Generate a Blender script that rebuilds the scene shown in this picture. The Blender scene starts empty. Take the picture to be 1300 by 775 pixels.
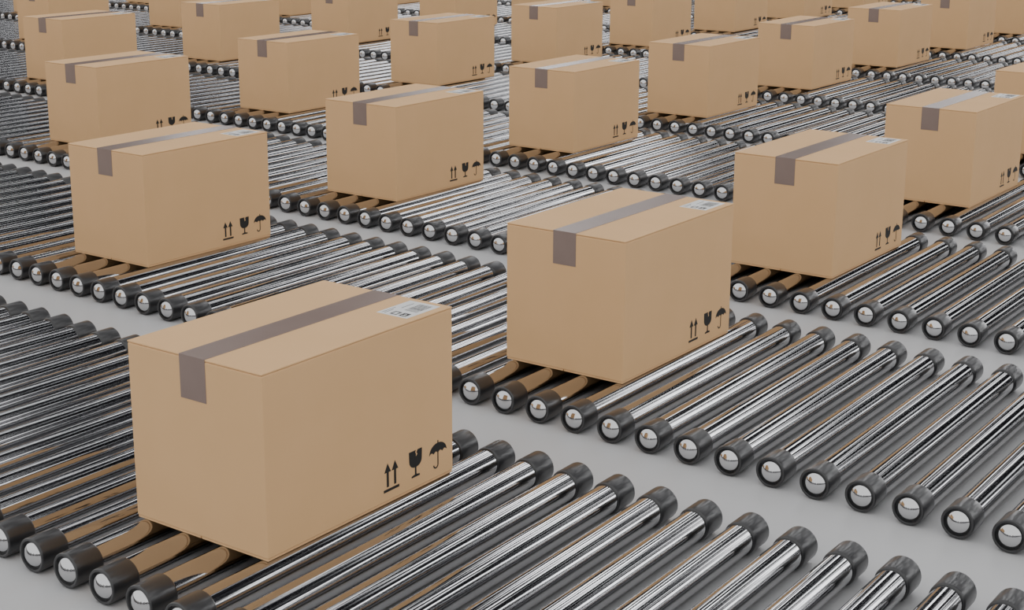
import bpy, bmesh, math, random
from mathutils import Vector, Matrix
random.seed(4)
scene = bpy.context.scene
COL = scene.collection

# ---------------------------------------------------------------- materials
def new_mat(name):
    m = bpy.data.materials.new(name); m.use_nodes = True
    nt = m.node_tree; b = nt.nodes['Principled BSDF']
    return m, nt, b

def noise_mat(name, c1, c2, scale, rough, metallic=0.0, bump=0.0, bscale=80, rvar=0.0, coat=0.0):
    m, nt, b = new_mat(name)
    tc = nt.nodes.new('ShaderNodeTexCoord')
    n = nt.nodes.new('ShaderNodeTexNoise'); n.inputs['Scale'].default_value = scale; n.inputs['Detail'].default_value = 5
    nt.links.new(tc.outputs['Object'], n.inputs['Vector'])
    r = nt.nodes.new('ShaderNodeValToRGB')
    r.color_ramp.elements[0].position = .3; r.color_ramp.elements[1].position = .7
    r.color_ramp.elements[0].color = (*c1, 1); r.color_ramp.elements[1].color = (*c2, 1)
    nt.links.new(n.outputs['Fac'], r.inputs['Fac']); nt.links.new(r.outputs['Color'], b.inputs['Base Color'])
    b.inputs['Roughness'].default_value = rough
    b.inputs['Metallic'].default_value = metallic
    b.inputs['Coat Weight'].default_value = coat
    b.inputs['Coat Roughness'].default_value = .18
    if rvar:
        mr = nt.nodes.new('ShaderNodeMapRange')
        mr.inputs['To Min'].default_value = rough - rvar; mr.inputs['To Max'].default_value = rough + rvar
        nt.links.new(n.outputs['Fac'], mr.inputs['Value']); nt.links.new(mr.outputs['Result'], b.inputs['Roughness'])
    if bump:
        n2 = nt.nodes.new('ShaderNodeTexNoise'); n2.inputs['Scale'].default_value = bscale; n2.inputs['Detail'].default_value = 3
        nt.links.new(tc.outputs['Object'], n2.inputs['Vector'])
        bp = nt.nodes.new('ShaderNodeBump'); bp.inputs['Strength'].default_value = bump; bp.inputs['Distance'].default_value = .01
        nt.links.new(n2.outputs['Fac'], bp.inputs['Height']); nt.links.new(bp.outputs['Normal'], b.inputs['Normal'])
    return m

M_card = noise_mat('cardboard', (.72,.443,.216), (.75,.463,.230), 2.2, .75, bump=.03, bscale=60)
M_gap_shade = noise_mat('cardboard_gap_shade', (.36,.21,.10), (.42,.25,.12), 20, .85)
M_tape = noise_mat('packing_tape', (.235,.170,.147), (.255,.187,.163), 3, .27)
M_ink = noise_mat('black_ink', (.010,.009,.009), (.015,.014,.013), 9, .6)
M_label = noise_mat('label_paper', (.76,.76,.76), (.80,.80,.80), 9, .5)
M_chrome = noise_mat('roller_steel', (.46,.46,.47), (.52,.52,.53), 1.5, .09, metallic=1.0, rvar=.025)
M_plug = noise_mat('end_plug_chrome', (.62,.62,.63), (.68,.68,.69), 5, .06, metallic=1.0)
M_cap = noise_mat('roller_cap_rubber', (.018,.018,.020), (.028,.028,.030), 6, .36, coat=.5)
M_floor = noise_mat('floor_concrete', (.52,.52,.53), (.56,.56,.57), .35, .45, bump=.01, bscale=30)

# ---------------------------------------------------------------- helpers
def add_box(bm, x0,x1,y0,y1,z0,z1, mi, bevel=0.0, segs=2):
    r = bmesh.ops.create_cube(bm, size=1)
    vs = r['verts']
    for v in vs:
        v.co = Vector(((x0+x1)/2+v.co.x*(x1-x0), (y0+y1)/2+v.co.y*(y1-y0), (z0+z1)/2+v.co.z*(z1-z0)))
    fs = set(f for v in vs for f in v.link_faces)
    for f in fs: f.material_index = mi
    if bevel:
        es = list(set(e for v in vs for e in v.link_edges))
        rr = bmesh.ops.bevel(bm, geom=es, offset=bevel, segments=segs, affect='EDGES', profile=.5)
        for f in rr['faces']: f.material_index = mi

def poly_prism(bm, pts, fn, t, mi):
    """flat printed shape: pts 2D -> fn(a,b,h) 3D, thickness t"""
    lo = [bm.verts.new(fn(a,b,0)) for a,b in pts]
    hi = [bm.verts.new(fn(a,b,t)) for a,b in pts]
    f = bm.faces.new(hi); f.material_index = mi
    n = len(pts)
    for i in range(n):
        q = bm.faces.new([lo[i], lo[(i+1)%n], hi[(i+1)%n], hi[i]]); q.material_index = mi

# ---------------------------------------------------------------- cardboard box mesh
L, W, H = 1.527, .980, 1.0
def make_box_mesh():
    bm = bmesh.new()
    # body walls
    add_box(bm, 0, L, 0, W, .010, H-.011, 0, .009, 3)
    # bottom flaps
    add_box(bm, .004, L-.004, .004, W/2-.003, -.003, .0125, 0, .003, 1)
    add_box(bm, .004, L-.004, W/2+.003, W-.004, -.003, .0125, 0, .003, 1)
    # recessed strip between body and closed flaps, gap shade painted as darker card
    add_box(bm, .006, L-.006, .006, W-.006, H-.0125, H-.008, 1)
    # two long top flaps meeting at the centre seam
    add_box(bm, 0, L, 0.0, W/2-.0025, H-.0095, H, 0, .0035, 2)
    add_box(bm, 0, L, W/2+.0025, W, H-.0095, H, 0, .0035, 2)
    # tape: along the top and folded down over both ends
    tw = .094; yc = W*.5; T = .0022
    add_box(bm, -T, L+T, yc-tw, yc+tw, H-.001, H+T, 2, .0008, 1)
    add_box(bm, -T, .002, yc-tw, yc+tw, H-.235, H+T*.5, 2, .0008, 1)
    add_box(bm, L-.002, L+T, yc-tw, yc+tw, H-.235, H+T*.5, 2, .0008, 1)
    # shipping label
    top = lambda a,b,h: Vector((a,b,H+h))
    lx0,lx1,ly0,ly1 = 1.180,1.480,.048,.268
    poly_prism(bm, [(lx0,ly0),(lx1,ly0),(lx1,ly1),(lx0,ly1)], top, .0015, 3)
    h2 = .0021
    # barcode on the label
    x = lx0+.125; rnd = random.Random(2)
    while x < lx1-.035:
        w = rnd.choice([.003,.004,.007])
        poly_prism(bm, [(x,ly0+.03),(x+w,ly0+.03),(x+w,ly0+.12),(x,ly0+.12)], top, h2, 4)
        x += w+rnd.choice([.007,.010])
    # 2D code: two small matrix squares
    cs = .0095
    for (ox,oy) in ((.022,.030),(.022,.095)):
        for i in range(6):
            for j in range(5):
                if (i in (0,5) or j in (0,4) or rnd.random()<.3):
                    a=lx0+ox+i*cs; b=ly0+oy+j*cs
                    poly_prism(bm, [(a,b),(a+cs,b),(a+cs,b+cs),(a,b+cs)], top, h2, 4)
    # text lines
    for k,(a,b2) in enumerate([(.022,.14),(.022,.10),(.15,.26)]):
        y = ly1-.022-k*.018
        poly_prism(bm, [(lx0+a,y-.004),(lx0+b2,y-.004),(lx0+b2,y),(lx0+a,y)], top, h2, 4)
    # handling pictograms, printed on the two long sides
    for side in (0,1):
        if side == 0: fn = lambda a,b,h: Vector((a,-h,b))
        else: fn = lambda a,b,h: Vector((L-a,W+h,b))
        t = .0012
        # two arrows + ground bar
        for cx in (.940,1.003):
            w=.009; hw=.028
            poly_prism(bm, [(cx-w,.096),(cx+w,.096),(cx+w,.182),(cx+hw,.182),(cx,.235),(cx-hw,.182),(cx-w,.182)], fn, t, 4)
        poly_prism(bm, [(.905,.068),(1.038,.068),(1.038,.084),(.905,.084)], fn, t, 4)
        # fragile glass with crack
        c=1.183
        pts=[(c-.036,.078),(c+.036,.078),(c+.036,.088),(c+.007,.094),(c+.007,.136)]
        for k in range(0,6):
            an=k/5*math.pi/2
            pts.append((c+.007+.049*math.sin(an), .136+.045*(1-math.cos(an))))
        pts+= [(c+.058,.238),(c+.018,.238),(c+.010,.222),(c+.018,.210),(c+.002,.198),(c+.004,.214),(c-.002,.226),(c+.004,.238),(c-.058,.238)]
        for k in range(5,-1,-1):
            an=k/5*math.pi/2
            pts.append((c-.007-.049*math.sin(an), .136+.045*(1-math.cos(an))))
        pts+=[(c-.007,.094),(c-.036,.088)]
        poly_prism(bm, pts, fn, t, 4)
        # umbrella
        c=1.386; pts=[]
        for k in range(13):
            an=math.pi*k/12
            pts.append((c+.080*math.cos(an), .160+.062*math.sin(an)))
        for s in range(4):
            a0=c-.080+s*.040
            for k in (1,2,3,4):
                u=k/4
                if s==3 and k==4: continue
                pts.append((a0+.040*u, .160+.012*math.sin(math.pi*u)))
        poly_prism(bm, pts, fn, t, 4)
        poly_prism(bm, [(c-.004,.21),(c-.004,.236),(c+.004,.236),(c+.004,.21)][::-1], fn, t*1.1, 4)
        r1,r2=.024,.015
        outer=[];inner=[]
        for k in range(9):
            an=math.pi*k/8
            outer.append((c+.004-r1+(r1)*math.cos(an), .092-r1*math.sin(an)))
            inner.append((c+.004-r1+(r2)*math.cos(an), .092-r2*math.sin(an)))
        pts=[(c+.004,.165),(c-.005,.165)]+inner[:]+outer[::-1]
        poly_prism(bm, pts, fn, t, 4)
    bmesh.ops.recalc_face_normals(bm, faces=bm.faces)
    me = bpy.data.meshes.new('cardboard_box_mesh'); bm.to_mesh(me); bm.free()
    for m in (M_card, M_gap_shade, M_tape, M_label, M_ink): me.materials.append(m)
    return me
box_me = make_box_mesh()

fit = {(0,0):(0,0),(1,0):(3.460,.038),(2,0):(6.923,.077),(3,0):(10.456,.149),
       (1,1):(3.703,5.070),(2,1):(7.137,5.103),(3,1):(10.626,5.194),(4,1):(14.083,5.237),
       (5,1):(17.600,5.300),(6,1):(21.110,5.320),
       (2,2):(7.407,10.114),(3,2):(10.845,10.178),(4,2):(14.36,10.27),(5,2):(17.82,10.34)}
for i in range(0,13):
    for j in range(0,7):
        if (i,j) in fit: x,y = fit[(i,j)]
        else:
            x,y = i*3.485+j*.225, i*.045+j*5.03
            if j>=2: x-=.07; y+=.10
        o = bpy.data.objects.new('cardboard_box', box_me)
        COL.objects.link(o)
        o.location = (x,y,0)

# ---------------------------------------------------------------- roller lanes
AX = -.088; RT = .085; RC = .096; LEN = 2.70
def make_lane_mesh(n0, n1, pitch):
    # one roller as profile of revolution around x:  (x, r, mat)
    prof = [(-.022,0.0,2),(-.018,.024,2),(-.006,.050,2),(.010,.069,2),(.018,.076,2),      # polished domed end plug
            (.018,.0775,1),(.002,.080,1),(.0,.083,1),(.0,.091,1),(.004,RC-.001,1),(.011,RC,1),
            (.165,RC,1),(.173,RC-.002,1),(.177,RC-.005,1),(.178,RT,1),
            (.178,RT,0),(LEN/2,RT,0)]
    full = prof + [(LEN-x,r,m) for x,r,m in prof[-2::-1]]
    S = 36
    verts=[];faces=[];mats=[]
    for k in range(n0,n1+1):
        yc = k*pitch; xo = .049*yc - .555
        base=len(verts)
        for (x,r,m) in full:
            for s in range(S):
                a=2*math.pi*s/S
                verts.append((xo+x, yc+x*.0125+r*math.cos(a), AX+r*math.sin(a)))
        for p in range(len(full)-1):
            if full[p][0]==full[p+1][0] and full[p][1]==full[p+1][1]: continue
            half = p < len(full)//2
            mi = full[p+1][2] if half else full[p][2]
            if abs(full[p][1]-full[p+1][1])<1e-6 and abs(full[p][0]-full[p+1][0])>1: mi=0
            for s in range(S):
                s2=(s+1)%S
                faces.append((base+p*S+s, base+p*S+s2, base+(p+1)*S+s2, base+(p+1)*S+s)); mats.append(mi)
    me=bpy.data.meshes.new('roller_lane_mesh'); me.from_pydata(verts,[],faces)
    me.materials.append(M_chrome); me.materials.append(M_cap); me.materials.append(M_plug)
    me.polygons.foreach_set('material_index', mats)
    me.polygons.foreach_set('use_smooth', [True]*len(faces))
    me.update()
    bm=bmesh.new(); bm.from_mesh(me)
    bmesh.ops.remove_doubles(bm, verts=bm.verts, dist=1e-5)
    bmesh.ops.recalc_face_normals(bm, faces=bm.faces)
    bm.to_mesh(me); bm.free()
    try: me.set_sharp_from_angle(angle=math.radians(45))
    except Exception: pass
    return me
P=.2935
lane_me = make_lane_mesh(-16, 118, P)
for i in range(-1,14):
    o = bpy.data.objects.new('roller_conveyor', lane_me)
    COL.objects.link(o)
    o.location = (i*3.475-.045, .020+i*.040, 0)

# ---------------------------------------------------------------- floor
me=bpy.data.meshes.new('floor_mesh'); bm=bmesh.new()
bmesh.ops.create_grid(bm, x_segments=4, y_segments=4, size=90); bm.to_mesh(me); bm.free()
me.materials.append(M_floor)
fl=bpy.data.objects.new('floor', me); COL.objects.link(fl); fl.location=(20,15,AX-RC-.001)

# ---------------------------------------------------------------- world (studio surroundings)
w = bpy.data.worlds.new('studio'); scene.world = w; w.use_nodes=True
nt=w.node_tree; bg=nt.nodes['Background']
tc=nt.nodes.new('ShaderNodeTexCoord')
mp=nt.nodes.new('ShaderNodeMapping'); mp.inputs['Location'].default_value=(2.3,4.2,.9)
mp.inputs['Scale'].default_value=(2.0,1.6,.9)
nt.links.new(tc.outputs['Generated'], mp.inputs['Vector'])
n=nt.nodes.new('ShaderNodeTexNoise'); n.inputs['Scale'].default_value=6.2; n.inputs['Detail'].default_value=0.3
n.inputs['Distortion'].default_value=.8
nt.links.new(mp.outputs['Vector'], n.inputs['Vector'])
r=nt.nodes.new('ShaderNodeValToRGB'); cr=r.color_ramp
cr.elements[0].position=.46; cr.elements[0].color=(.006,.006,.008,1)
cr.elements[1].position=.70; cr.elements[1].color=(4.4,4.4,4.45,1)
e=cr.elements.new(.505); e.color=(.05,.05,.055,1)
e=cr.elements.new(.545); e.color=(.28,.28,.29,1)
e=cr.elements.new(.60); e.color=(1.5,1.5,1.52,1)
sep=nt.nodes.new('ShaderNodeSeparateXYZ'); nt.links.new(tc.outputs['Generated'], sep.inputs['Vector'])
# darker surroundings towards the sides, lighter straight down the rollers
my=nt.nodes.new('ShaderNodeMapRange'); my.inputs['From Min'].default_value=.56; my.inputs['From Max'].default_value=.90
my.inputs['To Min'].default_value=-.040; my.inputs['To Max'].default_value=.02
nt.links.new(sep.outputs['X'], my.inputs['Value'])
ad=nt.nodes.new('ShaderNodeMath'); ad.operation='ADD'
nt.links.new(n.outputs['Fac'], ad.inputs[0]); nt.links.new(my.outputs['Result'], ad.inputs[1])
nt.links.new(ad.outputs[0], r.inputs['Fac'])
# +x side: invented noise patches for roller reflections; the rest is even and bright
mr=nt.nodes.new('ShaderNodeMapRange'); mr.inputs['From Min'].default_value=.30; mr.inputs['From Max'].default_value=.48
nt.links.new(sep.outputs['X'], mr.inputs['Value'])
mx=nt.nodes.new('ShaderNodeMix'); mx.data_type='RGBA'
nt.links.new(mr.outputs['Result'], mx.inputs['Factor'])
nt.links.new(r.outputs['Color'], mx.inputs[7]); mx.inputs[6].default_value=(.98,.98,.97,1)
nt.links.new(mx.outputs[2], bg.inputs['Color']); bg.inputs['Strength'].default_value=1.18

# ---------------------------------------------------------------- camera
cx,cy,cz,a,p,roll,f = -5.2118,-5.2558,3.4286,.6227,.2536,.0040,1984.64
d=Vector((math.cos(a)*math.cos(p), math.sin(a)*math.cos(p), -math.sin(p)))
rt=Vector((math.sin(a),-math.cos(a),0)); up=rt.cross(d)
c,s=math.cos(roll),math.sin(roll)
r2=rt*c+up*s; u2=-rt*s+up*c
cam=bpy.data.cameras.new('camera'); co=bpy.data.objects.new('camera',cam); COL.objects.link(co)
M=Matrix((r2,u2,-d)).transposed().to_4x4(); M.translation=Vector((cx,cy,cz)); co.matrix_world=M
cam.sensor_fit='HORIZONTAL'; cam.sensor_width=36; cam.lens=f/1300*36
cam.shift_y=-(387.5-343)/1300
cam.clip_end=500
scene.camera=co
